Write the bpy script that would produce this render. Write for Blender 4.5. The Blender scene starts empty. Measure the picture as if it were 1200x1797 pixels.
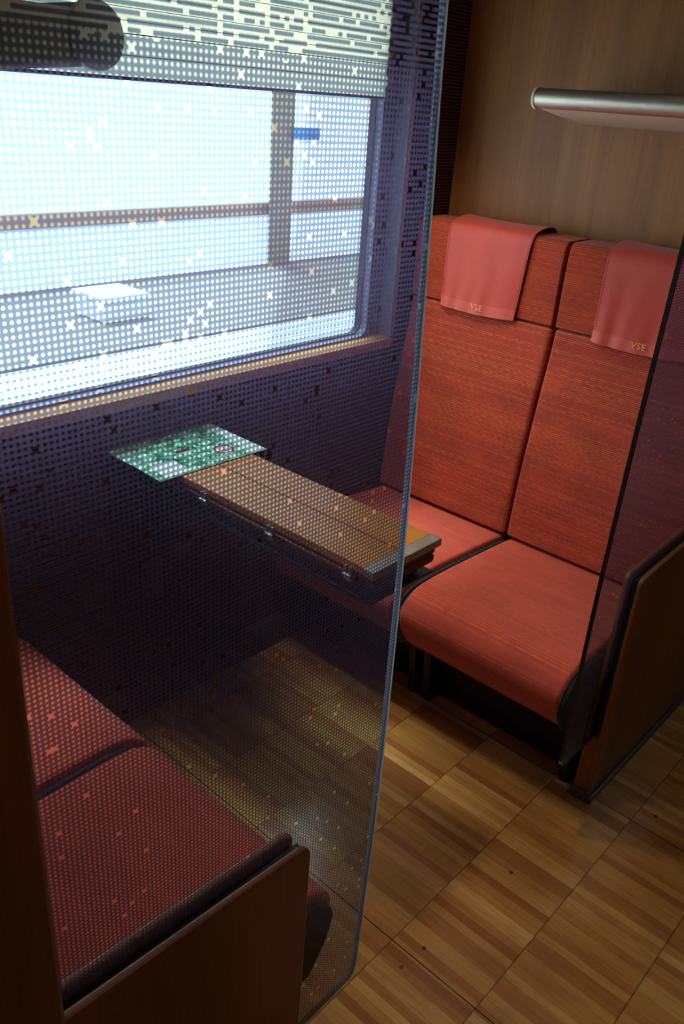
import bpy, bmesh, math, random
from mathutils import Vector, Matrix
random.seed(7)
S = bpy.context.scene
COL = S.collection

# ------------------------------------------------------------------ camera
YAW, PITCH, ROLL, F_PX = 0.8614277, 0.45586234, 0.07274315, 1478.974
cam_d = bpy.data.cameras.new('camera')
cam_d.sensor_fit = 'VERTICAL'
cam_d.sensor_height = 36.0
cam_d.lens = 36.0 * F_PX / 1797.0
cam_d.clip_start = 0.02
cam = bpy.data.objects.new('camera', cam_d)
COL.objects.link(cam)
f = Vector((math.sin(YAW)*math.cos(PITCH), math.cos(YAW)*math.cos(PITCH), -math.sin(PITCH)))
r = Vector((math.cos(YAW), -math.sin(YAW), 0))
u = r.cross(f)
r2 = math.cos(ROLL)*r + math.sin(ROLL)*u
u2 = -math.sin(ROLL)*r + math.cos(ROLL)*u
M = Matrix((( r2.x, u2.x, -f.x, 0), (r2.y, u2.y, -f.y, 0), (r2.z, u2.z, -f.z, 1.6), (0, 0, 0, 1)))
cam.matrix_world = M
S.camera = cam

# ------------------------------------------------------------------ light
S.view_settings.view_transform = 'Standard'
S.view_settings.look = 'None'
S.view_settings.gamma = 1.0
S.view_settings.use_curve_mapping = False
S.view_settings.exposure = 0.0
S.cycles.use_denoising = True
S.cycles.max_bounces = 10
S.cycles.transparent_max_bounces = 16
S.cycles.sample_clamp_indirect = 4.0
S.cycles.use_light_tree = True

W = bpy.data.worlds.new('sky')
S.world = W
W.use_nodes = True
bg = W.node_tree.nodes['Background']
bg.inputs['Color'].default_value = (0.90, 0.99, 1.0, 1)
bg.inputs['Strength'].default_value = 4.8


def lamp(name, kind, loc, energy, color, target=None, **kw):
    d = bpy.data.lights.new(name, kind)
    d.energy = energy
    d.color = color
    for k, v in kw.items():
        setattr(d, k, v)
    o = bpy.data.objects.new(name, d)
    COL.objects.link(o)
    o.location = loc
    if target is not None:
        o.rotation_euler = (Vector(target) - Vector(loc)).to_track_quat('-Z', 'Y').to_euler()
    return o


# warm downlight in the compartment's ceiling, cool fluorescent strip over the aisle
lamp('compartment_downlight', 'SPOT', (1.08, 1.22, 2.30), 31, (1.0, 0.82, 0.56), (1.50, 1.12, 0.0),
     spot_size=math.radians(74), spot_blend=0.9, shadow_soft_size=0.07)
lamp('reading_spot', 'SPOT', (1.32, 1.56, 2.30), 44, (1.0, 0.84, 0.64), (2.08, 1.56, 0.80),
     spot_size=math.radians(52), spot_blend=1.0, shadow_soft_size=0.05)
lamp('aisle_strip_light', 'AREA', (3.2, -0.25, 2.3), 3.4, (0.86, 1.0, 0.93), (3.2, -0.25, 0),
     shape='RECTANGLE', size=2.2, size_y=0.12)
lamp('near_strip_light', 'AREA', (0.6, -0.35, 2.3), 2.3, (1.0, 0.84, 0.64), (0.6, -0.35, 0),
     shape='RECTANGLE', size=1.2, size_y=0.12)
# hazy sun high over the station roof, soft-edged
sun = lamp('hazy_sun', 'SUN', (1.2, 3.9, 6.0), 13.0, (0.80, 0.96, 1.0), (1.3, 1.7, 0.0))
sun.data.angle = math.radians(24)
# daylight portal in the window opening (guides sampling only)
p = lamp('window_portal', 'AREA', (1.17, 1.80, 1.46), 1, (1, 1, 1), (1.17, 0.0, 1.46), shape='RECTANGLE', size=1.8, size_y=1.1)
p.data.cycles.is_portal = True


# ------------------------------------------------------------------ node helpers
class N:
    def __init__(self, name):
        self.m = bpy.data.materials.new(name)
        self.m.use_nodes = True
        self.t = self.m.node_tree
        self.t.nodes.clear()
        self.out = self.t.nodes.new('ShaderNodeOutputMaterial')

    def node(self, kind, **kw):
        n = self.t.nodes.new(kind)
        for k, v in kw.items():
            setattr(n, k, v)
        return n

    def put(self, sock, v):
        if hasattr(v, 'is_output'):
            self.t.links.new(v, sock)
        elif isinstance(v, (tuple, list)) and len(v) == 3 and sock.type == 'RGBA':
            sock.default_value = (*v, 1)
        else:
            sock.default_value = v

    def math(self, op, a, b=0.0, c=0.0):
        n = self.node('ShaderNodeMath', operation=op)
        self.put(n.inputs[0], a)
        self.put(n.inputs[1], b)
        if len(n.inputs) > 2:
            self.put(n.inputs[2], c)
        return n.outputs[0]

    def coord(self, kind='Object'):
        return self.node('ShaderNodeTexCoord').outputs[kind]

    def sep(self, v):
        n = self.node('ShaderNodeSeparateXYZ')
        self.put(n.inputs[0], v)
        return n.outputs

    def comb(self, x, y, z):
        n = self.node('ShaderNodeCombineXYZ')
        for i, q in enumerate((x, y, z)):
            self.put(n.inputs[i], q)
        return n.outputs[0]

    def mapping(self, v, scale=(1, 1, 1), loc=(0, 0, 0), rot=(0, 0, 0)):
        n = self.node('ShaderNodeMapping')
        self.put(n.inputs['Vector'], v)
        n.inputs['Scale'].default_value = scale
        n.inputs['Location'].default_value = loc
        n.inputs['Rotation'].default_value = rot
        return n.outputs[0]

    def noise(self, v, scale, detail=3.0, rough=0.5, dist=0.0):
        n = self.node('ShaderNodeTexNoise')
        self.put(n.inputs['Vector'], v)
        n.inputs['Scale'].default_value = scale
        n.inputs['Detail'].default_value = detail
        n.inputs['Roughness'].default_value = rough
        n.inputs['Distortion'].default_value = dist
        return n.outputs[0]

    def white(self, v):
        n = self.node('ShaderNodeTexWhiteNoise', noise_dimensions='3D')
        self.put(n.inputs['Vector'], v)
        return n.outputs['Value']

    def ramp(self, fac, stops, interp='LINEAR'):
        n = self.node('ShaderNodeValToRGB')
        n.color_ramp.interpolation = interp
        e = n.color_ramp.elements
        while len(e) < len(stops):
            e.new(0.5)
        for i, (p_, c) in enumerate(stops):
            e[i].position = p_
            e[i].color = (*c, 1)
        self.put(n.inputs[0], fac)
        return n.outputs[0]

    def mix(self, fac, a, b, blend='MIX'):
        n = self.node('ShaderNodeMix', data_type='RGBA', blend_type=blend)
        self.put(n.inputs[0], fac)
        self.put(n.inputs[6], a)
        self.put(n.inputs[7], b)
        return n.outputs[2]

    def smooth(self, v, lo, hi, a=0.0, b=1.0):
        n = self.node('ShaderNodeMapRange', interpolation_type='SMOOTHSTEP')
        self.put(n.inputs[0], v)
        for i, q in zip((1, 2, 3, 4), (lo, hi, a, b)):
            self.put(n.inputs[i], q)
        return n.outputs[0]

    def bump(self, h, strength=0.3, dist=0.002):
        n = self.node('ShaderNodeBump')
        n.inputs['Strength'].default_value = strength
        n.inputs['Distance'].default_value = dist
        self.put(n.inputs['Height'], h)
        return n.outputs[0]

    def bsdf(self, color, rough=0.5, metal=0.0, spec=0.5, normal=None, sheen=0.0, coat=0.0):
        n = self.node('ShaderNodeBsdfPrincipled')
        self.put(n.inputs['Base Color'], color)
        self.put(n.inputs['Roughness'], rough)
        n.inputs['Metallic'].default_value = metal
        n.inputs['Specular IOR Level'].default_value = spec
        n.inputs['Sheen Weight'].default_value = sheen
        n.inputs['Coat Weight'].default_value = coat
        n.inputs['Coat Roughness'].default_value = 0.14
        if normal is not None:
            self.put(n.inputs['Normal'], normal)
        return n.outputs[0]

    def surf(self, s):
        self.t.links.new(s, self.out.inputs[0])
        return self.m


def srgb(r, g, b):
    def c(v):
        v /= 255
        return v/12.92 if v <= .04045 else ((v+.055)/1.055)**2.4
    return (c(r), c(g), c(b))


def plain(name, color, rough=0.5, metal=0.0, spec=0.5):
    n = N(name)
    v = n.noise(n.coord(), 60, 3)
    r_ = n.smooth(v, 0.3, 0.7, rough*0.9, min(1, rough*1.12))
    return n.surf(n.bsdf(color, r_, metal, spec))


def wood(name, c1, c2, axis='Z', rough=0.38, scale=1.0, coat=0.0):
    n = N(name)
    st = {'X': (0.6, 9, 9), 'Y': (9, 0.6, 9), 'Z': (9, 9, 0.6)}[axis]
    st2 = {'X': (3, 160, 160), 'Y': (160, 3, 160), 'Z': (160, 160, 3)}[axis]
    co = n.coord()
    a = n.noise(n.mapping(co, st), 1.6*scale, 3, 0.55, 0.4)
    b = n.noise(n.mapping(co, st2), 1.0*scale, 4, 0.6)
    c = n.ramp(a, [(0.3, c1), (0.72, c2)])
    d = n.mix(n.smooth(b, 0.42, 0.72, 0.0, 0.32), c, tuple(q*0.45 for q in c1))
    return n.surf(n.bsdf(d, rough, 0, 0.4, n.bump(b, 0.12, 0.001), coat=coat))


def fabric(name, base, thread, dark, mode):
    """woven seat cloth: broken thread lines running across the seat (local Y).
    mode 'x': lines step along X (cushion), 'z': lines step along Z (backrest)"""
    n = N(name)
    co = n.coord()
    x, y, z = n.sep(co)
    s = z if mode == 'z' else n.math('ADD', x, n.math('MULTIPLY', z, -0.9))
    # uneven line spacing
    warp = n.noise(n.comb(0, n.math('MULTIPLY', y, 0.6), n.math('MULTIPLY', s, 9)), 1, 2)
    ln = n.math('ADD', n.math('MULTIPLY', s, 200), n.math('MULTIPLY', warp, 3))
    i = n.math('FLOOR', ln)
    fr = n.math('SUBTRACT', ln, i)
    lw = n.white(n.comb(i, 3.1, 0))
    tri = n.math('ABSOLUTE', n.math('SUBTRACT', fr, 0.5))
    line = n.math('MULTIPLY', n.smooth(tri, 0.12, 0.34, 1, 0), n.smooth(lw, 0.1, 0.9, 0.35, 1))
    # broken dashes along Y
    dash = n.noise(n.comb(i, n.math('MULTIPLY', y, 45), 0), 1, 2)
    line = n.math('MULTIPLY', line, n.smooth(dash, 0.35, 0.6, 0.35, 1))
    cells = n.white(n.comb(n.math('FLOOR', n.math('MULTIPLY', y, 620)), n.math('FLOOR', n.math('MULTIPLY', s, 560)), 1))
    cloth = n.noise(n.mapping(co, (1, 0.5, 1)), 14, 3)
    c = n.mix(n.smooth(cloth, 0.3, 0.7, 0.05, 0.5), base, dark)
    c = n.mix(n.math('MULTIPLY', cells, 0.30), c, dark)
    c = n.mix(n.math('MULTIPLY', line, 0.5), c, thread)
    h = n.math('ADD', n.math('MULTIPLY', line, 0.6), n.math('MULTIPLY', cells, 0.5))
    return n.surf(n.bsdf(c, 0.85, 0, 0.2, n.bump(h, 0.5, 0.0012), sheen=0.15))


# ------------------------------------------------------------------ materials
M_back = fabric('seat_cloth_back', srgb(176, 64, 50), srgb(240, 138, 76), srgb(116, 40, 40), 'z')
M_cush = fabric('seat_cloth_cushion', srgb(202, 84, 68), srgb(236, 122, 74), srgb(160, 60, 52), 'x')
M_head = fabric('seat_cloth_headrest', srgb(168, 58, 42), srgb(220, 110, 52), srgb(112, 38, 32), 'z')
M_side = plain('seat_side_cloth', srgb(44, 48, 54), 0.9)
M_dark = plain('dark_metal', srgb(34, 34, 36), 0.55, 0.3)
M_black = plain('black_rubber', (0.006, 0.006, 0.007), 0.5)
M_wallwood = wood('partition_veneer', srgb(128, 82, 42), srgb(158, 108, 60), 'Z', 0.45)
M_panel = wood('end_panel_veneer', srgb(118, 62, 30), srgb(152, 88, 46), 'Z', 0.35)
M_sill = wood('sill_wood', srgb(178, 120, 60), srgb(214, 160, 92), 'X', 0.4)
M_trim = wood('trim_wood', srgb(120, 60, 36), srgb(160, 84, 50), 'Z', 0.4)
M_table = wood('table_veneer', srgb(186, 112, 44), srgb(206, 132, 60), 'Y', 0.33)
M_tedge = plain('table_edge', srgb(60, 38, 28), 0.4)
M_copper = plain('copper_edge', srgb(190, 110, 70), 0.35, 0.6)
M_alu = plain('brushed_aluminium', srgb(190, 192, 186), 0.40, 1.0)
M_satin = plain('satin_metal', srgb(176, 172, 160), 0.42, 0.8)
M_skirt = plain('grey_skirting', srgb(96, 102, 104), 0.4, 0.7)
M_cap = plain('white_end_cap', srgb(226, 222, 210), 0.4)
M_shelf = plain('rack_shelf_white', srgb(200, 184, 164), 0.55)
M_frame = plain('window_frame_grey', srgb(104, 112, 136), 0.4)
M_ceil = plain('ceiling_panel', srgb(150, 140, 124), 0.8)
M_aisle = plain('aisle_wall', srgb(60, 46, 38), 0.6)


def mat_ribbed():
    n = N('ribbed_wall_cloth')
    x, y, z = n.sep(n.coord())
    w = n.math('SINE', n.math('MULTIPLY', z, 2*math.pi/0.009))
    c = n.mix(n.smooth(w, -0.6, 0.9), srgb(44, 26, 26), srgb(96, 62, 58))
    return n.surf(n.bsdf(c, 0.8, 0, 0.2, n.bump(w, 0.5, 0.002)))


M_rib = mat_ribbed()


def mat_floor():
    n = N('mosaic_parquet')
    x, y, z = n.sep(n.coord())
    fx = n.math('DIVIDE', x, 0.0214)
    fy = n.math('DIVIDE', n.math('SUBTRACT', y, 0.019), 0.214)
    i, j = n.math('FLOOR', fx), n.math('FLOOR', fy)
    rx, ry = n.math('SUBTRACT', fx, i), n.math('SUBTRACT', fy, j)
    v = n.white(n.comb(i, j, 2.7))
    # neighbouring lamellas often come from one board
    i2 = n.math('FLOOR', n.math('DIVIDE', n.math('ADD', i, n.math('MULTIPLY', j, 0.7)), 2.6))
    v2 = n.white(n.comb(i2, j, 9.1))
    v = n.math('ADD', n.math('MULTIPLY', v, 0.74), n.math('MULTIPLY', v2, 0.26))
    c = n.ramp(v, [(0.10, srgb(156, 98, 52)), (0.34, srgb(180, 122, 64)), (0.6, srgb(196, 142, 76)), (0.9, srgb(216, 166, 98))])
    g = n.noise(n.comb(n.math('MULTIPLY', x, 110), n.math('MULTIPLY', y, 7), n.math('MULTIPLY', v, 40)), 1.0, 4, 0.6, 1.2)
    c = n.mix(n.smooth(g, 0.40, 0.78, 0, 0.42), c, srgb(112, 62, 32))
    big = n.noise(n.coord(), 6, 3)
    c = n.mix(n.smooth(big, 0.35, 0.75, 0, 0.28), c, srgb(120, 76, 40))
    ex = n.math('ABSOLUTE', n.math('SUBTRACT', rx, 0.5))
    ey = n.math('ABSOLUTE', n.math('SUBTRACT', ry, 0.5))
    gx = n.smooth(ex, 0.46, 0.5, 0, 0.30)
    gy = n.smooth(ey, 0.490, 0.497, 0, 0.65)
    c = n.mix(gx, c, srgb(84, 48, 26))
    c = n.mix(gy, c, srgb(60, 34, 20))
    # joints of the floor boards
    jf = n.math('SUBTRACT', n.math('FRACT', n.math('DIVIDE', n.math('SUBTRACT', x, 1.035-3.5+0.35), 0.7)), 0.5)
    jm = n.smooth(n.math('ABSOLUTE', jf), 0.0012, 0.0026, 1, 0)
    c = n.mix(jm, c, srgb(22, 14, 10))
    # plugs and stains in the wood
    for (px, py, pr, col, k) in PLUGS:
        d = n.math('SQRT', n.math('ADD', n.math('POWER', n.math('SUBTRACT', x, px), 2), n.math('POWER', n.math('SUBTRACT', y, py), 2)))
        c = n.mix(n.smooth(d, pr*0.75, pr, k, 0), c, col)
    ro = n.smooth(g, 0.3, 0.7, 0.17, 0.27)
    return n.surf(n.bsdf(c, ro, 0, 0.55, n.bump(n.math('MULTIPLY', g, 0.5), 0.05, 0.001), coat=1.0))


PLUGS = [(1.068, 0.600, 0.0058, srgb(40, 28, 22), 0.8), (1.000, 0.607, 0.0055, srgb(104, 60, 36), 0.8),
         (1.3705, 0.5755, 0.0058, srgb(84, 46, 28), 0.85), (1.793, 0.4067, 0.006, srgb(26, 18, 14), 0.85)]
M_floor = mat_floor()


def mat_glass_film():
    """clear tempered glass printed with a purple-grey film: a fine lattice of round clear
    holes, four-pointed star holes scattered between them, the holes merging to rows higher up"""
    n = N('dotted_privacy_glass')
    x, y, z = n.sep(n.node('ShaderNodeNewGeometry').outputs['Position'])
    s = 0.0055
    fx, fz = n.math('DIVIDE', x, s), n.math('DIVIDE', z, s)
    cx_ = n.math('SUBTRACT', n.math('FRACT', fx), 0.5)
    cz_ = n.math('SUBTRACT', n.math('FRACT', fz), 0.5)
    up = n.smooth(z, 1.622, 1.640, 0, 1)            # share of the merged rows
    cxx = n.math('MULTIPLY', cx_, n.smooth(up, 0, 1, 1.0, 0.25))
    czz = n.math('MULTIPLY', cz_, n.smooth(up, 0, 1, 1.0, 1.25))
    d = n.math('SQRT', n.math('ADD', n.math('MULTIPLY', cxx, cxx), n.math('MULTIPLY', czz, czz)))
    hole = n.smooth(d, 0.10, 0.43, 1, 0)
    # stars centred on lattice corners
    jx, jz = n.math('ROUND', fx), n.math('ROUND', fz)
    ax = n.math('ABSOLUTE', n.math('SUBTRACT', fx, jx))
    az = n.math('ABSOLUTE', n.math('SUBTRACT', fz, jz))
    rnd = n.white(n.comb(jx, jz, 5.3))
    prob = n.math('ADD', n.smooth(z, 0.8, 1.6, 0.008, 0.026), n.math('MULTIPLY', up, 0.13))
    pick = n.math('LESS_THAN', rnd, prob)
    def arc(a, b):
        a2 = n.math('SUBTRACT', a, 0.90)
        q = n.math('SQRT', n.math('ADD', n.math('MULTIPLY', a2, a2), n.math('MULTIPLY', b, b)))
        return n.smooth(q, 0.34, 0.46, 0, 1)
    star = n.math('MULTIPLY', pick, n.math('MULTIPLY', arc(ax, az), arc(az, ax)))
    hole = n.math('MAXIMUM', hole, star)
    # clear border along the cut edge
    film = n.math('SUBTRACT', 1.0, hole)
    tr = n.node('ShaderNodeBsdfTransparent')
    n.put(tr.inputs[0], n.mix(film, (0.90, 0.94, 0.94), (0.175, 0.25, 0.305)))
    tl = n.node('ShaderNodeBsdfTranslucent')
    n.put(tl.inputs[0], (0.34, 0.26, 0.52))
    df = n.node('ShaderNodeBsdfDiffuse')
    n.put(df.inputs[0], (0.30, 0.22, 0.36))
    m1 = n.node('ShaderNodeMixShader')
    m1.inputs[0].default_value = 0.25
    n.put(m1.inputs[1], tl.outputs[0])
    n.put(m1.inputs[2], df.outputs[0])
    rf = n.node('ShaderNodeBsdfRefraction')      # hazy forward scatter in the printed film
    rf.inputs['Roughness'].default_value = 0.85
    rf.inputs['IOR'].default_value = 1.2
    n.put(rf.inputs['Color'], (0.50, 0.42, 0.95))
    m0 = n.node('ShaderNodeMixShader')
    m0.inputs[0].default_value = 0.74
    n.put(m0.inputs[1], m1.outputs[0])
    n.put(m0.inputs[2], rf.outputs[0])
    m2 = n.node('ShaderNodeMixShader')
    n.put(m2.inputs[0], n.math('MULTIPLY', film, 0.092))
    n.put(m2.inputs[1], tr.outputs[0])
    n.put(m2.inputs[2], m0.outputs[0])
    gl = n.node('ShaderNodeBsdfGlossy')
    gl.inputs['Roughness'].default_value = 0.015
    fr = n.node('ShaderNodeFresnel')
    fr.inputs[0].default_value = 1.45
    m3 = n.node('ShaderNodeMixShader')
    n.put(m3.inputs[0], n.math('MULTIPLY', fr.outputs[0], 0.8))
    n.put(m3.inputs[1], m2.outputs[0])
    n.put(m3.inputs[2], gl.outputs[0])
    return n.surf(m3.outputs[0])


def mat_clear(name, col=(0.97, 0.98, 0.98), gloss=0.6):
    n = N(name)
    tr = n.node('ShaderNodeBsdfTransparent')
    n.put(tr.inputs[0], col)
    gl = n.node('ShaderNodeBsdfGlossy')
    gl.inputs['Roughness'].default_value = 0.01
    fr = n.node('ShaderNodeFresnel')
    fr.inputs[0].default_value = 1.4
    m = n.node('ShaderNodeMixShader')
    n.put(m.inputs[0], n.math('MULTIPLY', fr.outputs[0], gloss))
    n.put(m.inputs[1], tr.outputs[0])
    n.put(m.inputs[2], gl.outputs[0])
    return n.surf(m.outputs[0])


def mat_edge_pale():  # glint of light refracted at the glass edge, put into a pale colour
    n = N('glass_edge_glint')
    a = n.bsdf(srgb(92, 92, 104), 0.12, 0, 0.6)
    t = n.node('ShaderNodeBsdfTranslucent')
    n.put(t.inputs[0], (0.80, 0.88, 0.98))
    m = n.node('ShaderNodeMixShader')
    m.inputs[0].default_value = 0.68
    n.put(m.inputs[1], a)
    n.put(m.inputs[2], t.outputs[0])
    return n.surf(m.outputs[0])


M_film = mat_glass_film()
M_inner = mat_clear('clear_back_face', (0.99, 0.99, 0.99), 0.0)
M_edge = mat_edge_pale()
M_edged = plain('dark_glass_edge', (0.004, 0.005, 0.006), 0.3)
M_pane = mat_clear('window_pane')


def mat_blind():
    n = N('pleated_blind_cloth')
    co = n.coord()
    v = n.noise(n.mapping(co, (30, 1, 400)), 1, 2)
    c = n.mix(n.smooth(v, 0.3, 0.7, 0, 0.3), (0.78, 0.78, 0.72), (0.70, 0.71, 0.62))
    t = n.node('ShaderNodeBsdfTranslucent')
    n.put(t.inputs[0], c)
    d = n.node('ShaderNodeBsdfDiffuse')
    n.put(d.inputs[0], c)
    tr = n.node('ShaderNodeBsdfTransparent')
    n.put(tr.inputs[0], (1, 0.98, 0.82))
    m = n.node('ShaderNodeMixShader')
    m.inputs[0].default_value = 0.35
    n.put(m.inputs[1], t.outputs[0])
    n.put(m.inputs[2], d.outputs[0])
    m2 = n.node('ShaderNodeMixShader')
    m2.inputs[0].default_value = 0.15
    n.put(m2.inputs[1], m.outputs[0])
    n.put(m2.inputs[2], tr.outputs[0])
    return n.surf(m2.outputs[0])


M_blind = mat_blind()


def mat_cover():
    n = N('headrest_cover_satin')
    co = n.coord()
    a = n.noise(n.mapping(co, (400, 400, 400)), 1, 2)
    b = n.noise(n.mapping(co, (6, 14, 3)), 1.2, 3)
    c = n.mix(n.smooth(b, 0.3, 0.7, 0, 0.4), srgb(190, 64, 52), srgb(172, 54, 44))
    return n.surf(n.bsdf(c, 0.48, 0, 0.4, n.bump(a, 0.15, 0.0006), sheen=0.2))


M_cover = mat_cover()
M_hem = plain('headrest_cover_hem', srgb(198, 78, 66), 0.5)
M_stitch = plain('hem_stitching', srgb(136, 36, 32), 0.7)
M_gold = plain('printed_letters', srgb(244, 170, 104), 0.5)


# ------------------------------------------------------------------ mesh helpers
def tag(o, label=None, cat=None, group=None, kind=None):
    if label: o['label'] = label
    if cat: o['category'] = cat
    if group: o['group'] = group
    if kind: o['kind'] = kind
    return o


def thing(name, label, cat, loc=(0, 0, 0), rz=0.0, group=None):
    o = bpy.data.objects.new(name, None)
    COL.objects.link(o)
    o.location = loc
    o.rotation_euler = (0, 0, rz)
    o.empty_display_size = 0.05
    return tag(o, label, cat, group)


def obj(name, bm, mats, parent=None, smooth=35, bevel=0.0, seg=3):
    bmesh.ops.remove_doubles(bm, verts=bm.verts, dist=1e-6)
    bmesh.ops.recalc_face_normals(bm, faces=bm.faces)
    if smooth:
        for f_ in bm.faces:
            f_.smooth = True
        for e in bm.edges:
            e.smooth = (len(e.link_faces) == 2 and e.calc_face_angle(0) < math.radians(smooth))
    me = bpy.data.meshes.new(name)
    bm.to_mesh(me)
    bm.free()
    if not isinstance(mats, (list, tuple)):
        mats = [mats]
    for m in mats:
        me.materials.append(m)
    o = bpy.data.objects.new(name, me)
    COL.objects.link(o)
    if parent is not None:
        o.parent = parent
    if bevel > 0:
        b = o.modifiers.new('bevel', 'BEVEL')
        b.width = bevel
        b.segments = seg
        b.limit_method = 'ANGLE'
        b.angle_limit = math.radians(38)
        b.harden_normals = False
    return o


def structure(name, bm, mats, **kw):
    return tag(obj(name, bm, mats, **kw), kind='structure')


def box(bm, x0, x1, y0, y1, z0, z1, mi=0):
    vs = [bm.verts.new((x, y, z)) for x in (x0, x1) for y in (y0, y1) for z in (z0, z1)]
    for q in ((0, 1, 3, 2), (4, 6, 7, 5), (0, 4, 5, 1), (2, 3, 7, 6), (0, 2, 6, 4), (1, 5, 7, 3)):
        f_ = bm.faces.new([vs[i] for i in q])
        f_.material_index = mi
    return bm


def boxes(*bs):
    bm = bmesh.new()
    for b in bs:
        box(bm, *b)
    return bm


def prism(bm, pts, a0, a1, axis='Y', mi=0, side_mi=None):
    """closed outline extruded along an axis; pts in the other two axes in order (x,z)/(x,y)/(y,z)"""
    def mk(p_, a):
        return {'Y': (p_[0], a, p_[1]), 'Z': (p_[0], p_[1], a), 'X': (a, p_[0], p_[1])}[axis]
    A = [bm.verts.new(mk(p_, a0)) for p_ in pts]
    B = [bm.verts.new(mk(p_, a1)) for p_ in pts]
    fa = bm.faces.new(A)
    fb = bm.faces.new(B[::-1])
    fa.material_index = fb.material_index = mi
    sides = []
    for k in range(len(pts)):
        q = bm.faces.new((A[k], B[k], B[(k+1) % len(pts)], A[(k+1) % len(pts)]))
        q.material_index = mi if side_mi is None else side_mi
        sides.append(q)
    return fa, fb, sides


def spline(pts, n=6, closed=False):
    P = [Vector(p_) for p_ in pts]
    out = []
    L = len(P)
    rng = L if closed else L-1
    for i in range(rng):
        p0 = P[(i-1) % L] if closed or i > 0 else P[0]
        p1, p2 = P[i], P[(i+1) % L]
        p3 = P[(i+2) % L] if closed or i+2 < L else P[-1]
        for k in range(n):
            t = k/n
            out.append(0.5*((2*p1)+(p2-p0)*t+(2*p0-5*p1+4*p2-p3)*t*t+(3*p1-p0-3*p2+p3)*t**3))
    if not closed:
        out.append(P[-1])
    return out


def tube(bm, path, rad, n=12, caps=True):
    P = [Vector(p_) for p_ in path]
    rings = []
    up = Vector((0.13, 0.21, 0.97)).normalized()
    for i, p_ in enumerate(P):
        d = (P[min(i+1, len(P)-1)] - P[max(i-1, 0)]).normalized()
        a = d.cross(up).normalized()
        b = d.cross(a)
        rr = rad[i] if isinstance(rad, (list, tuple)) else rad
        rings.append([bm.verts.new(p_ + rr*(math.cos(t)*a + math.sin(t)*b)) for t in [2*math.pi*k/n for k in range(n)]])
    for i in range(len(rings)-1):
        for k in range(n):
            bm.faces.new((rings[i][k], rings[i][(k+1) % n], rings[i+1][(k+1) % n], rings[i+1][k]))
    if caps:
        bm.faces.new(rings[0][::-1])
        bm.faces.new(rings[-1])
    return bm


def copy_tree(o, parent=None):
    c = o.copy()
    COL.objects.link(c)
    if parent is not None:
        c.parent = parent
    for ch in list(o.children):
        copy_tree(ch, c)
    return c


# ------------------------------------------------------------------ the shell
YW = 1.645            # inner face of the window wall
XF, XN = 2.33, 0.01   # the two partitions
ZC = 2.36
structure('floor', boxes((-1.7, 5.4, -1.5, YW+0.2, -0.03, 0.0)), M_floor, smooth=0)
structure('ceiling', boxes((-1.7, 5.4, -1.5, YW+0.2, ZC, ZC+0.04)), M_ceil, smooth=0)
WX0, WX1, WZ0, WZ1 = 0.25, 2.095, 0.926, 2.02
structure('wall_left', boxes((-1.7, 5.4, YW, YW+0.16, 0.0, WZ0-0.03), (-1.7, 5.4, YW, YW+0.16, WZ1, ZC),
                             (-1.7, WX0, YW, YW+0.16, WZ0-0.03, WZ1), (WX1, 5.4, YW, YW+0.16, WZ0-0.03, WZ1)), M_rib, smooth=0)
structure('wall_far', boxes((XF, XF+0.04, 0.610, YW, 0.0, ZC)), M_wallwood, smooth=0)
structure('wall_near', boxes((XN-0.04, XN, 0.602, YW, 0.0, ZC)), M_wallwood, smooth=0)
structure('wall_right', boxes((-1.7, 5.4, -1.54, -1.5, 0.0, ZC)), M_aisle, smooth=0)
structure('wall_front', boxes((5.4, 5.44, -1.5, YW, 0.0, ZC)), M_aisle, smooth=0)
structure('wall_back', boxes((-1.74, -1.7, -1.5, YW, 0.0, ZC)), M_aisle, smooth=0)
# low duct cover along the window wall
structure('baseboard_left', boxes((XN, XF, YW-0.035, YW, 0.0, 0.10)), M_aisle, smooth=0, bevel=0.008)

# partition wings beside the seat backs
structure('trim_1', boxes((XN-0.04, 0.25, 0.535, 0.60, 0.0, ZC)), M_panel, bevel=0.006)

# window: frame with rounded opening, pane, wooden sill and side trims
win = bpy.data.objects.new('window_1', None)
COL.objects.link(win)
win.location = ((WX0+WX1)/2, YW, WZ0)
tag(win, kind='structure')


def loc_parent(o, parent):
    o.parent = parent
    o.matrix_parent_inverse = Matrix.Translation(-parent.location)
    return o


def rounded(x0, x1, z0, z1, r_, n=8):
    out = []
    for cx, cz, a0 in ((x1-r_, z0+r_, -90), (x1-r_, z1-r_, 0), (x0+r_, z1-r_, 90), (x0+r_, z0+r_, 180)):
        for k in range(n+1):
            a = math.radians(a0 + 90*k/n)
            out.append((cx+r_*math.cos(a), cz+r_*math.sin(a)))
    return out


def ring(bm, outer, inner, y0, y1):
    n = len(outer)
    V = {}
    for nm, pts in (('o', outer), ('i', inner)):
        for yy in (y0, y1):
            V[nm, yy] = [bm.verts.new((p_[0], yy, p_[1])) for p_ in pts]
    for k in range(n):
        k2 = (k+1) % n
        bm.faces.new((V['o', y0][k], V['o', y0][k2], V['i', y0][k2], V['i', y0][k]))
        bm.faces.new((V['o', y1][k], V['i', y1][k], V['i', y1][k2], V['o', y1][k2]))
        bm.faces.new((V['i', y0][k], V['i', y0][k2], V['i', y1][k2], V['i', y1][k]))
        bm.faces.new((V['o', y0][k], V['o', y1][k], V['o', y1][k2], V['o', y0][k2]))


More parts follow.
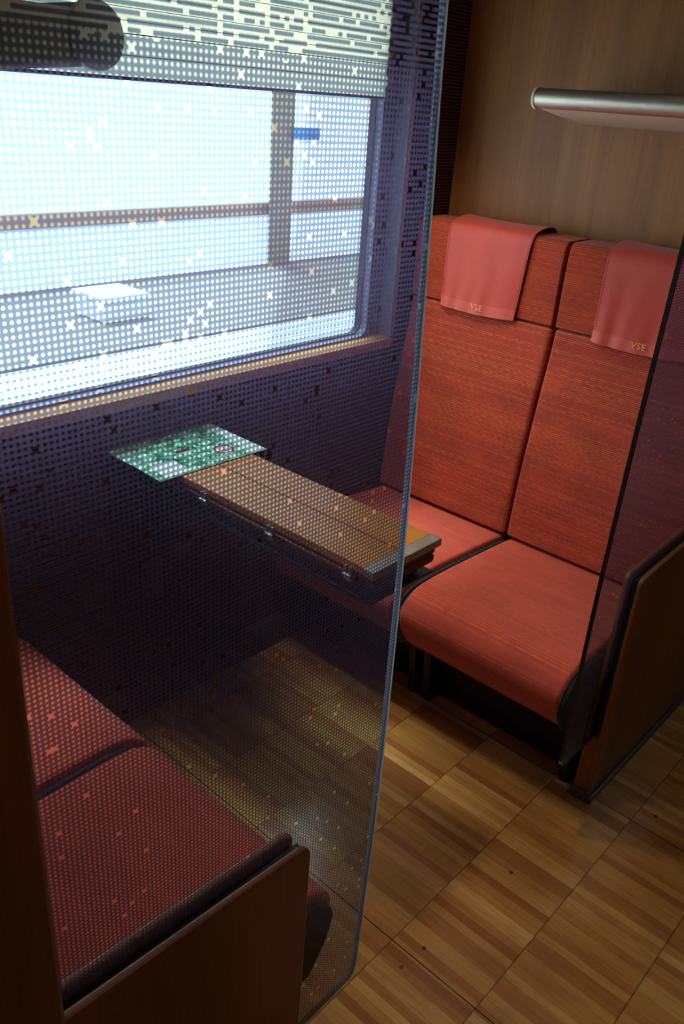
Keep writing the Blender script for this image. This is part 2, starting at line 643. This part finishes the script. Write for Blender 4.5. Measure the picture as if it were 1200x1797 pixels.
bm = bmesh.new()
ring(bm, rounded(WX0-0.01, WX1+0.004, WZ0-0.012, WZ1+0.01, 0.002), rounded(0.31, 2.028, 0.932, 1.99, 0.035), 1.695, 1.735)
loc_parent(obj('window_frame', bm, M_frame), win)
bm = bmesh.new()
ring(bm, rounded(0.309, 2.029, 0.931, 1.991, 0.035), rounded(0.314, 2.024, 0.9355, 1.986, 0.032), 1.722, 1.742)
loc_parent(obj('rubber_gasket', bm, M_black), win)
loc_parent(obj('pane', boxes((0.30, 2.04, 1.736, 1.740, 0.93, 2.0)), M_pane, smooth=0), win)
for xa in (WX0-0.001, WX1-0.005):
    loc_parent(obj('reveal_lining', boxes((xa, xa+0.006, YW+0.001, 1.697, WZ0, WZ1)), M_frame, bevel=0.001), win)
loc_parent(obj('sill', boxes((WX0-0.01, WX1+0.0, YW-0.004, 1.697, WZ0-0.03, WZ0)), M_sill, bevel=0.003), win)
bm = boxes((WX1-0.001, WX1+0.007, YW-0.005, YW+0.002, WZ0, WZ1))
loc_parent(obj('side_trim', bm, M_trim, bevel=0.002), win)
bm = boxes((WX0-0.007, WX0+0.001, YW-0.005, YW+0.002, WZ0, WZ1))
loc_parent(obj('side_trim', bm, M_trim, bevel=0.002), win)

# pleated blind, drawn a third of the way down
blind = thing('pleated_blind', 'cream pleated window blind drawn down over the top of the window', 'blind', (1.17, 1.69, 1.605))
zs = [1.610, 1.650, 1.690]
while zs[-1] < 2.0:
    zs.append(zs[-1] + 0.0238)
prof = []
for k, zz in enumerate(zs):
    prof.append((1.6905 if k % 2 else 1.6935, zz - 0.0))
    if k < len(zs)-1:
        prof.append((1.6965 if k % 2 else 1.6955, (zz+zs[k+1])/2))
bm = bmesh.new()
rows = []
for (yy, zz) in prof:
    row = []
    for k in range(13):
        xx = 0.262 + (2.03+0.05-0.262-0.02)*k/12
        row.append(bm.verts.new((xx-1.17, yy-1.69, zz-1.605)))
    rows.append(row)
for a in range(len(rows)-1):
    for k in range(12):
        bm.faces.new((rows[a][k], rows[a][k+1], rows[a+1][k+1], rows[a+1][k]))
o = obj('pleated_cloth', bm, M_blind, blind, smooth=0)
s_ = o.modifiers.new('thickness', 'SOLIDIFY')
s_.thickness = 0.0006
M_bar = plain('blind_bar', srgb(120, 130, 150), 0.35, 0.4)
obj('bottom_rail', boxes((-0.90, 0.882, -0.004, 0.004, -0.002, 0.0055)), M_bar, blind, bevel=0.002)
M_crease = plain('pleat_crease', srgb(52, 60, 66), 0.6)  # thin dark strips laid along the pleat lines
for zz in zs[1:]:
    bm = bmesh.new()
    h = 0.0010 if zz < 1.70 else 0.0006
    box(bm, -0.90, 0.889, -0.0018, 0.0002, zz-1.605-h, zz-1.605+h)
    obj('crease_line', bm, M_crease, blind, smooth=0)

# ------------------------------------------------------------------ seats
SX = 2.08             # seat root of the far bench; the near bench mirrors about x = 1.17


def seat():
    t = thing('train_seat', '', 'seat', (SX, 0.871, 0))
    w = 0.2475
    # cushion profile (x relative to root, z)
    top = [(0.085, 0.405), (0.0, 0.418), (-0.15, 0.428), (-0.30, 0.436), (-0.42, 0.437), (-0.475, 0.425),
           (-0.512, 0.394), (-0.520, 0.360), (-0.503, 0.310), (-0.468, 0.258)]
    pts = [(p_.x, p_.y) for p_ in spline([Vector((a, b, 0)) for a, b in top], 5)]
    pts += [(-0.44, 0.250), (0.085, 0.262)]
    bm = bmesh.new()
    prism(bm, pts, -w+0.005, w-0.005)
    obj('cushion', bm, M_cush, t, bevel=0.015, seg=5, smooth=30)
    # dark cloth side panels of the cushion
    for sg in (-1, 1):
        bm = bmesh.new()
        q = [(a*0.985-0.0, b-0.016) for a, b in pts[:-2]] + [(-0.42, 0.246), (0.085, 0.246)]
        y0, y1 = sorted((sg*(w-0.012), sg*(w+0.0070)))
        prism(bm, q, y0, y1)
        obj('side_panel', bm, M_side, t, bevel=0.004, seg=2, smooth=30)
    # backrest
    fr = [(0.005, 0.425), (0.012, 0.50), (0.020, 0.60), (0.036, 0.72), (0.058, 0.86), (0.078, 0.97), (0.089, 1.056)]
    pts = [(p_.x, p_.y) for p_ in spline([Vector((a, b, 0)) for a, b in fr], 4)]
    pts += [(0.21, 1.056), (0.17, 0.80), (0.12, 0.425)]
    bm = bmesh.new()
    prism(bm, pts, -w-0.0045, w+0.0045)
    obj('backrest', bm, M_back, t, bevel=0.018, seg=6, smooth=30)
    # headrest block
    hr = [(0.085, 1.0605), (0.086, 1.12), (0.087, 1.18), (0.089, 1.24), (0.094, 1.275), (0.108, 1.290)]
    pts = [(p_.x, p_.y) for p_ in spline([Vector((a, b, 0)) for a, b in hr], 4)]
    pts += [(0.225, 1.292), (0.225, 1.0605)]
    bm = bmesh.new()
    prism(bm, pts, -w-0.0035, w+0.0035)
    obj('headrest', bm, M_head, t, bevel=0.028, seg=5, smooth=30)
    # dark upholstered back shell filling the gaps
    obj('back_shell', boxes((0.10, 0.235, -w+0.004, w-0.004, 0.30, 1.27)), M_side, t, bevel=0.02)
    # plinth and bracket
    obj('base', boxes((-0.30, 0.20, -w+0.02, w-0.02, 0.0, 0.262)), M_dark, t, bevel=0.005)
    for y0 in (-w+0.005, w-0.03):
        bm = bmesh.new()
        prism(bm, [(-0.355, 0.0), (-0.30, 0.0), (-0.30, 0.26), (-0.44, 0.26), (-0.44, 0.235), (-0.375, 0.19)], y0, y0+0.025)
        obj('bracket', bm, M_dark, t, bevel=0.002)
    return t


YA, YB = 0.871, 1.385
s1 = seat()
s1['label'] = 'red upholstered train seat of the far bench, next to the glass and aisle'
s2 = copy_tree(s1); s2.location = (SX, YB, 0)
s2['label'] = 'red upholstered train seat of the far bench, behind the folded table'
s3 = copy_tree(s1); s3.location = (2.34-SX, YA, 0); s3.rotation_euler = (0, 0, math.pi)
s3['label'] = 'dark red train seat nearest the camera, behind the dotted glass and wooden end panel'
s4 = copy_tree(s1); s4.location = (2.34-SX, YB, 0); s4.rotation_euler = (0, 0, math.pi)
s4['label'] = 'dark red train seat at bottom left behind dotted glass, on the window side'
for q in (s1, s2, s3, s4):
    q['group'] = 'seats of the two facing benches'

# thin metal strip on the floor in front of the far bench
tag(obj('floor_strip', boxes((1.724, 1.732, 0.607, 1.60, 0.0, 0.004)), M_satin, bevel=0.001),
    'thin metal strip on the floor along the foot of the far bench', 'strip')

# headrest covers -------------------------------------------------------------


def text_bm(txt, size):
    cu = bpy.data.curves.new('t', 'FONT')
    cu.body = txt
    cu.size = size
    cu.extrude = 0.0003
    cu.offset = 0.0
    cu.space_character = 1.05
    cu.align_x = 'CENTER'
    o_ = bpy.data.objects.new('t', cu)
    COL.objects.link(o_)
    dg = bpy.context.evaluated_depsgraph_get()
    me = bpy.data.meshes.new_from_object(o_.evaluated_get(dg))
    bm_ = bmesh.new()
    bm_.from_mesh(me)
    bpy.data.objects.remove(o_)
    bpy.data.curves.remove(cu)
    bpy.data.meshes.remove(me)
    return bm_


def cover_path(v):
    """v 0..1 from the rear over the top to the lower hem; returns x (rel. seat), z"""
    P = [(0.232, 1.280), (0.205, 1.304), (0.165, 1.309), (0.120, 1.302), (0.096, 1.290), (0.083, 1.262), (0.0795, 1.21),
         (0.078, 1.15), (0.077, 1.10), (0.074, 1.052)]
    Q = spline([Vector((a, b, 0)) for a, b in P], 6)
    L = [0]
    for k in range(1, len(Q)):
        L.append(L[-1] + (Q[k]-Q[k-1]).length)
    s = v*L[-1]
    for k in range(1, len(Q)):
        if L[k] >= s - 1e-9:
            t_ = (s-L[k-1])/(L[k]-L[k-1])
            return Q[k-1].lerp(Q[k], t_)
    return Q[-1]


def cover(label, yc, seed):
    rng = random.Random(seed)
    t = thing('headrest_cover', label, 'headrest cover', (SX+0.08, yc, 1.29), group='headrest covers on the far bench')
    ph = [rng.uniform(0, 6.28) for _ in range(6)]
    hw = 0.1325

    def pt(u_, v, off=0.0):
        q = cover_path(v)
        front = max(0.0, (v-0.45)/0.55)
        wy = hw*(1.06 - 0.07*front)
        yy = -u_*wy + 0.006*front
        wr = 0.0013*math.sin(9*u_+ph[0])*front + 0.0022*front**2*math.sin(15*u_+ph[1]+4*v)*max(0, -u_*0.8+0.5)
        sag = 0.004*(1-u_*u_)*math.sin(math.pi*min(1, v/0.28)) if v < 0.28 else 0
        bx = q.x - SX*0 - wr - off - 0.003*front*(1-u_*u_)
        zz = q.y - sag - (0.006*(1-u_*u_)-0.002*u_)*front**3
        return Vector((bx-0.08, yy, zz-1.29))
    nu, nv = 28, 52
    bm_ = bmesh.new()
    G = [[bm_.verts.new(pt(-1+2*a/nu, b/nv)) for a in range(nu+1)] for b in range(nv+1)]
    for b in range(nv):
        for a in range(nu):
            bm_.faces.new((G[b][a], G[b][a+1], G[b+1][a+1], G[b+1][a]))
    o_ = obj('cloth', bm_, M_cover, t, smooth=80)
    m_ = o_.modifiers.new('thickness', 'SOLIDIFY')
    m_.thickness = 0.0012
    m_.offset = 0

    def strip(nm, us, vs, off, mat, th=0.0012):
        bm2 = bmesh.new()
        g = [[bm2.verts.new(pt(a, b, off)) for a in us] for b in vs]
        for b in range(len(vs)-1):
            for a in range(len(us)-1):
                bm2.faces.new((g[b][a], g[b][a+1], g[b+1][a+1], g[b+1][a]))
        o2 = obj(nm, bm2, mat, t, smooth=80)
        m2_ = o2.modifiers.new('thickness', 'SOLIDIFY')
        m2_.thickness = th
        m2_.offset = 0
        return o2
    uu = [-1+2*a/nu for a in range(nu+1)]
    h = strip('hem', uu, [0.925+0.076*k/4 for k in range(5)], 0.0012, M_hem, 0.0022)
    # stitches along both side edges and above the hem
    for sgn in (-1, 1):
        bm2 = bmesh.new()
        for k in range(34):
            v0 = 0.40+k*0.0175
            a, b = pt(sgn*0.965, v0, 0.0012), pt(sgn*0.965, v0+0.009, 0.0012)
            c = Vector((0, 0.0011, 0))
            q = [bm2.verts.new(p_) for p_ in (a-c, a+c, b+c, b-c)]
            bm2.faces.new(q)
        o2 = obj('stitching', bm2, M_stitch, t, smooth=0)
        m2_ = o2.modifiers.new('thickness', 'SOLIDIFY'); m2_.thickness = 0.0006
    # woven letters
    bt = text_bm('VSE', 0.0245)
    base = pt(0.0, 0.958, 0.0028)
    for v_ in bt.verts:
        x_, y_, z_ = v_.co
        k_ = -0.05
        v_.co = Vector((base.x - z_ - 0.0005, base.y - 0.005 - x_*1.05, base.z + y_*0.95 - 0.0035 + x_*k_))
    obj('woven_letters', bt, M_gold, t, smooth=0)
    return t


cover('red headrest cover draped over the window-side seat of the far bench', YB-0.008, 3)
cover('red headrest cover draped over the aisle-side seat of the far bench, beside dark glass', 0.866, 11)

# ------------------------------------------------------------------ end panels with the glass partitions


def mx(x, far):
    return 2.34 - x if far else x


def end_panel(far, label):
    x_root = mx(0.45, far)
    t = thing('end_panel', label, 'seat end panel', (x_root, 0.58, 0), group='wooden end panels of the two benches')

    def pr(out, y0, y1, nm, mat, bev=0.004):
        out = [((-0.10 if (far and a == 0.25) else a), b) for a, b in out]
        pts = [(mx(a, far)-x_root, b) for a, b in out]
        bm_ = bmesh.new()
        prism(bm_, pts, y0-0.58, y1-0.58)
        return obj(nm, bm_, mat, t, bevel=bev, seg=3)

    def outline(fx, ztop, zbot, rr):
        o_ = [(0.25, zbot), (fx, zbot)]
        for k in range(7):
            a = math.radians(90*k/6)
            o_.append((fx-rr+rr*math.cos(a), ztop-rr+rr*math.sin(a)))
        o_.append((0.25, ztop+0.03))
        return o_
    pr(outline(0.636, 0.672, 0.0, 0.022), 0.556, 0.5685, 'outer_board', M_panel)
    pr(outline(0.634, 0.672, 0.0, 0.018), 0.590, 0.602, 'inner_board', M_panel)
    pr([(0.25, 0.0), (0.634, 0.0), (0.634, 0.205), (0.25, 0.205)], 0.568, 0.5905, 'core_board', M_panel, 0.001)
    pr([(0.25, 0.205), (0.630, 0.205), (0.630, 0.660), (0.25, 0.685)], 0.569, 0.5798, 'gasket', M_black, 0.001)
    # metal skirting wrapping the foot
    pr([(0.25, 0.0), (0.638, 0.0), (0.638, 0.020), (0.25, 0.020)], 0.546, 0.5565, 'skirting', M_skirt, 0.003)
    pr([(0.634, 0.0), (0.640, 0.0), (0.640, 0.034), (0.634, 0.034)], 0.552, 0.608, 'metal_shoe', M_skirt, 0.001)
    return t


end_panel(False, 'dark wooden end panel of the near bench, standing at the bottom of the picture')
end_panel(True, 'wooden end panel of the far bench with grey metal skirting, at the right')


def partition(far, label, edge_mat):
    x_root = mx(0.5, far)
    t = thing('glass_partition', label, 'glass partition', (x_root, 0.584, 0.205), group='dotted glass partitions')
    prof = [(0.774, 2.04), (0.777, 1.70), (0.790, 1.46), (0.806, 1.12), (0.812, 0.80), (0.811, 0.58), (0.805, 0.36), (0.800, 0.232)]
    e = [(p_.x, p_.y) for p_ in spline([Vector((a, b, 0)) for a, b in prof], 5)]
    e += [(0.7965, 0.218), (0.789, 0.209), (0.777, 0.206), (0.632, 0.206), (0.252, 0.206), (0.252, 2.04)]
    pts = [(mx(a, far)-x_root, b-0.205) for a, b in e]
    bm_ = bmesh.new()
    fa, fb, sides = prism(bm_, pts, 0.5805-0.584, 0.5875-0.584, 'Y', 0)
    fb.material_index = 1
    for q in sides:
        q.material_index = 1
    obj('pane', bm_, [M_film, M_inner], t, smooth=0)
    # polished strip along free front edge and bottom; near one has a painted glint
    bm2 = bmesh.new()
    n = len(e)-2
    path = e[:n]
    w_ = 0.0036
    prev = None
    for k in range(n):
        a = Vector((path[max(k-1, 0)][0], path[max(k-1, 0)][1]))
        b = Vector((path[min(k+1, n-1)][0], path[min(k+1, n-1)][1]))
        d = (b-a).normalized()
        nrm = Vector((-d.y, d.x))
        p0 = Vector(path[k])
        ring_ = []
        for (o_, y_) in ((0, -0.0043), (w_, -0.0043), (w_, 0.0043), (0, 0.0043)):
            pp = p0 + nrm*(o_-0.0008)
            ring_.append(bm2.verts.new((mx(pp.x, far)-x_root, y_, pp.y-0.205)))
        if prev:
            for i_ in range(4):
                bm2.faces.new((prev[i_], prev[(i_+1) % 4], ring_[(i_+1) % 4], ring_[i_]))
        else:
            bm2.faces.new(ring_)
        prev = ring_
    bm2.faces.new(prev[::-1])
    obj('polished_edge', bm2, edge_mat, t, smooth=40)
    return t


partition(False, 'large purple-tinted glass partition printed with clear dots and stars, in front of the near bench', M_edge)
partition(True, 'dark glass partition at the right with a black front edge, in front of the far bench', M_edged)

# ------------------------------------------------------------------ luggage racks


def rack(label, far):
    t = thing('luggage_rack', label, 'luggage rack', ((XF if far else 2.34-XF-0.004), 0.875 if far else 0.897, 1.6), 0 if far else math.pi, 'luggage racks on the two partitions')
    sg = 1
    x0 = 1.932-2.33
    bm_ = bmesh.new()
    tube(bm_, [(x0, -0.275, 0.0295), (x0, 0.272, 0.0295)], 0.0215, 32)
    obj('front_tube', bm_, M_alu, t)
    for s_ in (-1, 1):
        bm_ = bmesh.new()
        y0 = s_*0.272 if s_ > 0 else -0.281
        tube(bm_, [(x0, y0, 0.0295), (x0, y0+0.006, 0.0295), (x0, y0+0.0085, 0.0295)], [0.0235, 0.0235, 0.019], 32)
        obj('end_cap', bm_, M_cap, t)
    bm_ = bmesh.new()
    # wedge shelf: underside falls towards the wall
    B = [(x0+0.004, 0.0085), (0.0, -0.023), (0.0, 0.040), (x0+0.004, 0.046)]
    V = []
    for (a, b) in B:
        wy = 0.272 if a < -0.1 else 0.372
        V.append([bm_.verts.new((a, y_, b)) for y_ in (-wy, wy)])
    for k in range(4):
        k2 = (k+1) % 4
        bm_.faces.new((V[k][0], V[k][1], V[k2][1], V[k2][0]))
    bm_.faces.new([V[k][0] for k in range(4)])
    bm_.faces.new([V[k][1] for k in range(3, -1, -1)])
    obj('shelf', bm_, M_shelf, t, bevel=0.002)
    return t


rack('luggage rack with aluminium front tube and white cap on the far wooden wall', True)
rack('luggage rack end seen dark against the window at top left', False)

# ------------------------------------------------------------------ folding table
TX, TZ = 1.20, 0.80
tb = thing('folding_table', 'folded wooden table with hinged leaves under the window, its metal end towards the aisle', 'table', (TX, 1.25, 0.715))


def tpart(nm, b, mat, bev=0.001, par=None):
    x0, x1, y0, y1, z0, z1 = b
    bm_ = boxes((x0-TX, x1-TX, y0-1.25, y1-1.25, z0-0.715, z1-0.715))
    return obj(nm, bm_, mat, par or tb, bevel=bev)


YE = 1.640
tpart('table_leaf', (1.092, 1.2000, 0.874, YE, 0.784, 0.800), M_table, 0.0012)
tpart('table_leaf', (1.2030, 1.306, 0.874, YE, 0.784, 0.800), M_table, 0.0012)
tpart('end_trim', (1.0905, 1.2005, 0.846, 0.8735, 0.783, 0.8003), M_satin, 0.001)
tpart('end_trim', (1.2020, 1.3075, 0.846, 0.8735, 0.783, 0.8003), M_satin, 0.001)
bm = bmesh.new()
for (z0, z1, inset) in ((0.7655, 0.7815, 0.006), (0.7455, 0.7635, 0.009)):
    prism(bm, [(a+0.0, b) for a, b in rounded(1.094+inset-TX, 1.304-0.002-inset*0.3-TX, z0-0.715, z1-0.715, 0.0065, 4)], 0.855-1.25, YE-1.25)
obj('folded_leaf', bm, M_tedge, tb, smooth=40)
tpart('support_box', (1.12, 1.27, 0.872, YE, 0.722, 0.746), M_black, 0.002)
tpart('bottom_plate', (1.100, 1.305, 0.858, YE, 0.7155, 0.7195), M_dark, 0.001)
bm = bmesh.new()
tube(bm, [(1.0935-TX, 0.900-1.25, 0.7735-0.715), (1.0935-TX, YE-1.25, 0.7735-0.715)], 0.0022, 8)
obj('side_rail', bm, M_copper, tb)
bm = bmesh.new()
tube(bm, [(1.099-TX, 0.88-1.25, 0.727-0.715), (1.099-TX, YE-1.25, 0.727-0.715)], 0.0012, 8)
obj('edge_wire', bm, M_skirt, tb)
for yy in (1.345, 1.129, 0.909):
    bm = bmesh.new()
    y_ = yy-1.25
    xx = 1.0885-TX
    zz = 0.7735-0.715
    box(bm, xx-0.001, xx+0.010, y_-0.010, y_+0.010, zz-0.016, zz+0.002)
    box(bm, xx-0.0025, xx+0.006, y_-0.0095, y_-0.003, zz-0.004, zz+0.016)
    box(bm, xx-0.0025, xx+0.006, y_+0.003, y_+0.0095, zz-0.004, zz+0.016)
    tube(bm, [(xx-0.002, y_-0.011, zz-0.003), (xx-0.002, y_+0.011, zz-0.003)], 0.0035, 10)
    obj('hinge_clip', bm, M_alu, tb, bevel=0.0008, seg=2)
tpart('wall_bracket', (1.13, 1.27, 1.55, YW, 0.58, 0.7155), M_dark, 0.004)


# brochure --------------------------------------------------------------------
def mat_brochure():
    n = N('brochure_print')
    co = n.coord()
    x, y, z = n.sep(co)           # x: 0..0.323 long side, y: 0..0.225
    a = n.noise(co, 55, 5, 0.75, 0.6)
    b = n.noise(co, 16, 3, 0.6)
    v = n.math('ADD', n.math('MULTIPLY', a, 0.7), n.math('MULTIPLY', b, 0.3))
    c = n.ramp(v, [(0.41, srgb(36, 84, 66)), (0.475, srgb(84, 150, 112)), (0.53, srgb(160, 222, 184)), (0.60, srgb(232, 248, 238))])

    def inside(x0, x1, y0, y1):
        p_ = n.math('MULTIPLY', n.math('GREATER_THAN', x, x0), n.math('LESS_THAN', x, x1))
        q = n.math('MULTIPLY', n.math('GREATER_THAN', y, y0), n.math('LESS_THAN', y, y1))
        return n.math('MULTIPLY', p_, q)
    ink = srgb(228, 236, 236)
    c = n.mix(inside(0.022, 0.092, 0.010, 0.080), c, ink)
    # pale page edge at the right
    c = n.mix(n.smooth(n.math('SUBTRACT', x, n.math('MULTIPLY', y, 0.10)), 0.262, 0.280, 0, 0.9), c, ink)
    # streaky pale lines at the left
    st = n.math('SINE', n.math('MULTIPLY', n.math('ADD', y, n.math('MULTIPLY', x, 0.35)), 900))
    c = n.mix(n.math('MULTIPLY', n.math('MULTIPLY', n.smooth(st, 0.2, 0.8), inside(0.006, 0.060, 0.085, 0.20)), 0.8), c, ink)
    # small red and white train
    c = n.mix(inside(0.118, 0.170, 0.098, 0.112), c, srgb(236, 240, 238))
    c = n.mix(inside(0.122, 0.165, 0.106, 0.120), c, srgb(120, 40, 50))
    # round red seal
    dx = n.math('SUBTRACT', x, 0.232)
    dy = n.math('SUBTRACT', y, 0.062)
    d = n.math('SQRT', n.math('ADD', n.math('MULTIPLY', dx, dx), n.math('MULTIPLY', dy, dy)))
    c = n.mix(n.smooth(d, 0.0255, 0.0265, 1, 0), c, srgb(190, 50, 60))
    c = n.mix(n.smooth(d, 0.0195, 0.0205, 1, 0), c, srgb(222, 214, 220))
    gl = n.math('MULTIPLY', n.math('GREATER_THAN', n.noise(n.mapping(co, (260, 200, 1)), 1, 1), 0.52), n.math('LESS_THAN', d, 0.014))
    c = n.mix(gl, c, srgb(170, 40, 52))
    return n.surf(n.bsdf(c, 0.22, 0, 0.5))


M_bro = mat_brochure()
bm = bmesh.new()
LX, LY = 0.320, 0.222
nx, ny = 24, 12
G = []
for b in range(ny+1):
    row = []
    for a in range(nx+1):
        x_, y_ = LX*a/nx, LY*b/ny
        xw = x_ - 0.145          # relative to the table's middle
        z_ = 0.0014
        over = max(0, 0.062-x_)
        z_ -= 0.10*over**1.5 + 0.0
        z_ -= 0.6*max(0, x_-0.30)**1.6
        z_ += 0.002*math.sin(3.2*y_/LY)*(1-x_/LX)
        row.append(bm.verts.new((x_, y_, z_)))
    G.append(row)
for b in range(ny):
    for a in range(nx):
        bm.faces.new((G[b][a], G[b][a+1], G[b+1][a+1], G[b+1][a]))
bro = obj('brochure', bm, M_bro, smooth=80)
s_ = bro.modifiers.new('thickness', 'SOLIDIFY')
s_.thickness = 0.0016
s_.offset = 0
bro.location = (1.0335, 1.428, 0.8008)
bro.rotation_euler = (0, 0, math.radians(-1.0))
tag(bro, 'green printed brochure with a red round seal lying on the table under the window', 'brochure')

# small fittings on the wall below the window
M_plate = plain('wall_plate', srgb(70, 44, 38), 0.4)
t = thing('wall_socket', 'small dark square wall plate below the window, left of the thin metal slot', 'wall socket', (1.15, YW, 0.41))
obj('plate', boxes((-0.034, 0.034, -0.006, 0.0, -0.06, 0.06)), M_plate, t, bevel=0.003)
obj('flap', boxes((-0.022, 0.022, -0.009, -0.006, -0.03, 0.03)), M_plate, t, bevel=0.002)
t = thing('bottle_opener', 'thin metal slot fitting on the wall below the window, under the table', 'bottle opener', (1.25, YW, 0.47))
obj('lip', boxes((-0.033, 0.033, -0.010, 0.0, 0.0, 0.006)), M_satin, t, bevel=0.001)
obj('back_plate', boxes((-0.033, 0.033, -0.002, 0.0, -0.04, 0.0)), M_plate, t, bevel=0.001)

# ------------------------------------------------------------------ outside the window: a station
M_asph = plain('platform_asphalt', srgb(128, 124, 116), 0.9)
M_wht = plain('white_screen_panel', srgb(236, 240, 242), 0.6)
M_post = plain('station_steel', srgb(120, 110, 84), 0.6)
M_rail = plain('station_handrail', srgb(150, 124, 96), 0.6)
M_blue = plain('blue_sign', srgb(60, 130, 190), 0.5)
n_ = N('ribbed_platform_edge')
xx, yy, zz = n_.sep(n_.coord())
wv = n_.math('SINE', n_.math('MULTIPLY', yy, 2*math.pi/0.13))
M_ribp = n_.surf(n_.bsdf(n_.mix(n_.smooth(wv, 0.35, 0.85), srgb(236, 238, 238), srgb(126, 134, 144)), 0.8))
structure('platform_edge', boxes((-6, 22, 1.85, 4.75, -0.12, -0.02)), M_ribp, smooth=0)  # outdoor ground: pale grooved platform edge beyond the window
structure('platform_ground', boxes((-6, 22, 4.75, 6.6, -0.12, 0.0)), M_asph, smooth=0)  # outdoor ground: asphalt of the platform
n_ = N('frosted_screen')
tl_ = n_.node('ShaderNodeBsdfTranslucent')
n_.put(tl_.inputs[0], (0.90, 0.93, 0.94))
df_ = n_.bsdf(srgb(236, 240, 242), 0.5)
mx_ = n_.node('ShaderNodeMixShader')
mx_.inputs[0].default_value = 0.25
n_.put(mx_.inputs[1], tl_.outputs[0])
n_.put(mx_.inputs[2], df_)
M_frost = n_.surf(mx_.outputs[0])
t = thing('station_screen', 'white frosted screen wall with brown handrail across the platform, seen through the window', 'screen wall', (6.0, 6.6, 0))
obj('panel', boxes((-8, 14, 0.0, 0.04, 0.0, 0.49)), M_frost, t, smooth=0)
obj('handrail', boxes((-8, 14, -0.02, 0.04, 0.49, 0.60)), M_rail, t, bevel=0.01)
t = thing('station_post', 'brown steel roof post in front of the screen wall, seen through the window', 'post', (6.25, 6.45, 0))
obj('shaft', boxes((-0.14, 0.14, 0, 0.05, 0, 5.0)), M_post, t, bevel=0.01)
obj('sign_plate', boxes((0.10, 0.46, -0.04, -0.01, 1.20, 1.31)), M_blue, t, bevel=0.005)
obj('sign_bracket', boxes((0.08, 0.14, -0.02, 0.02, 1.23, 1.29)), M_post, t, bevel=0.002)
t = thing('platform_bench', 'white box bench standing on the platform, seen through the lower part of the window', 'bench', (3.62, 5.55, 0))
obj('body', boxes((-0.19, 0.19, -0.19, 0.19, 0.0, 0.15)), M_wht, t, bevel=0.01)
obj('seat', boxes((-0.21, 0.21, -0.21, 0.21, 0.15, 0.19)), M_wht, t, bevel=0.01)
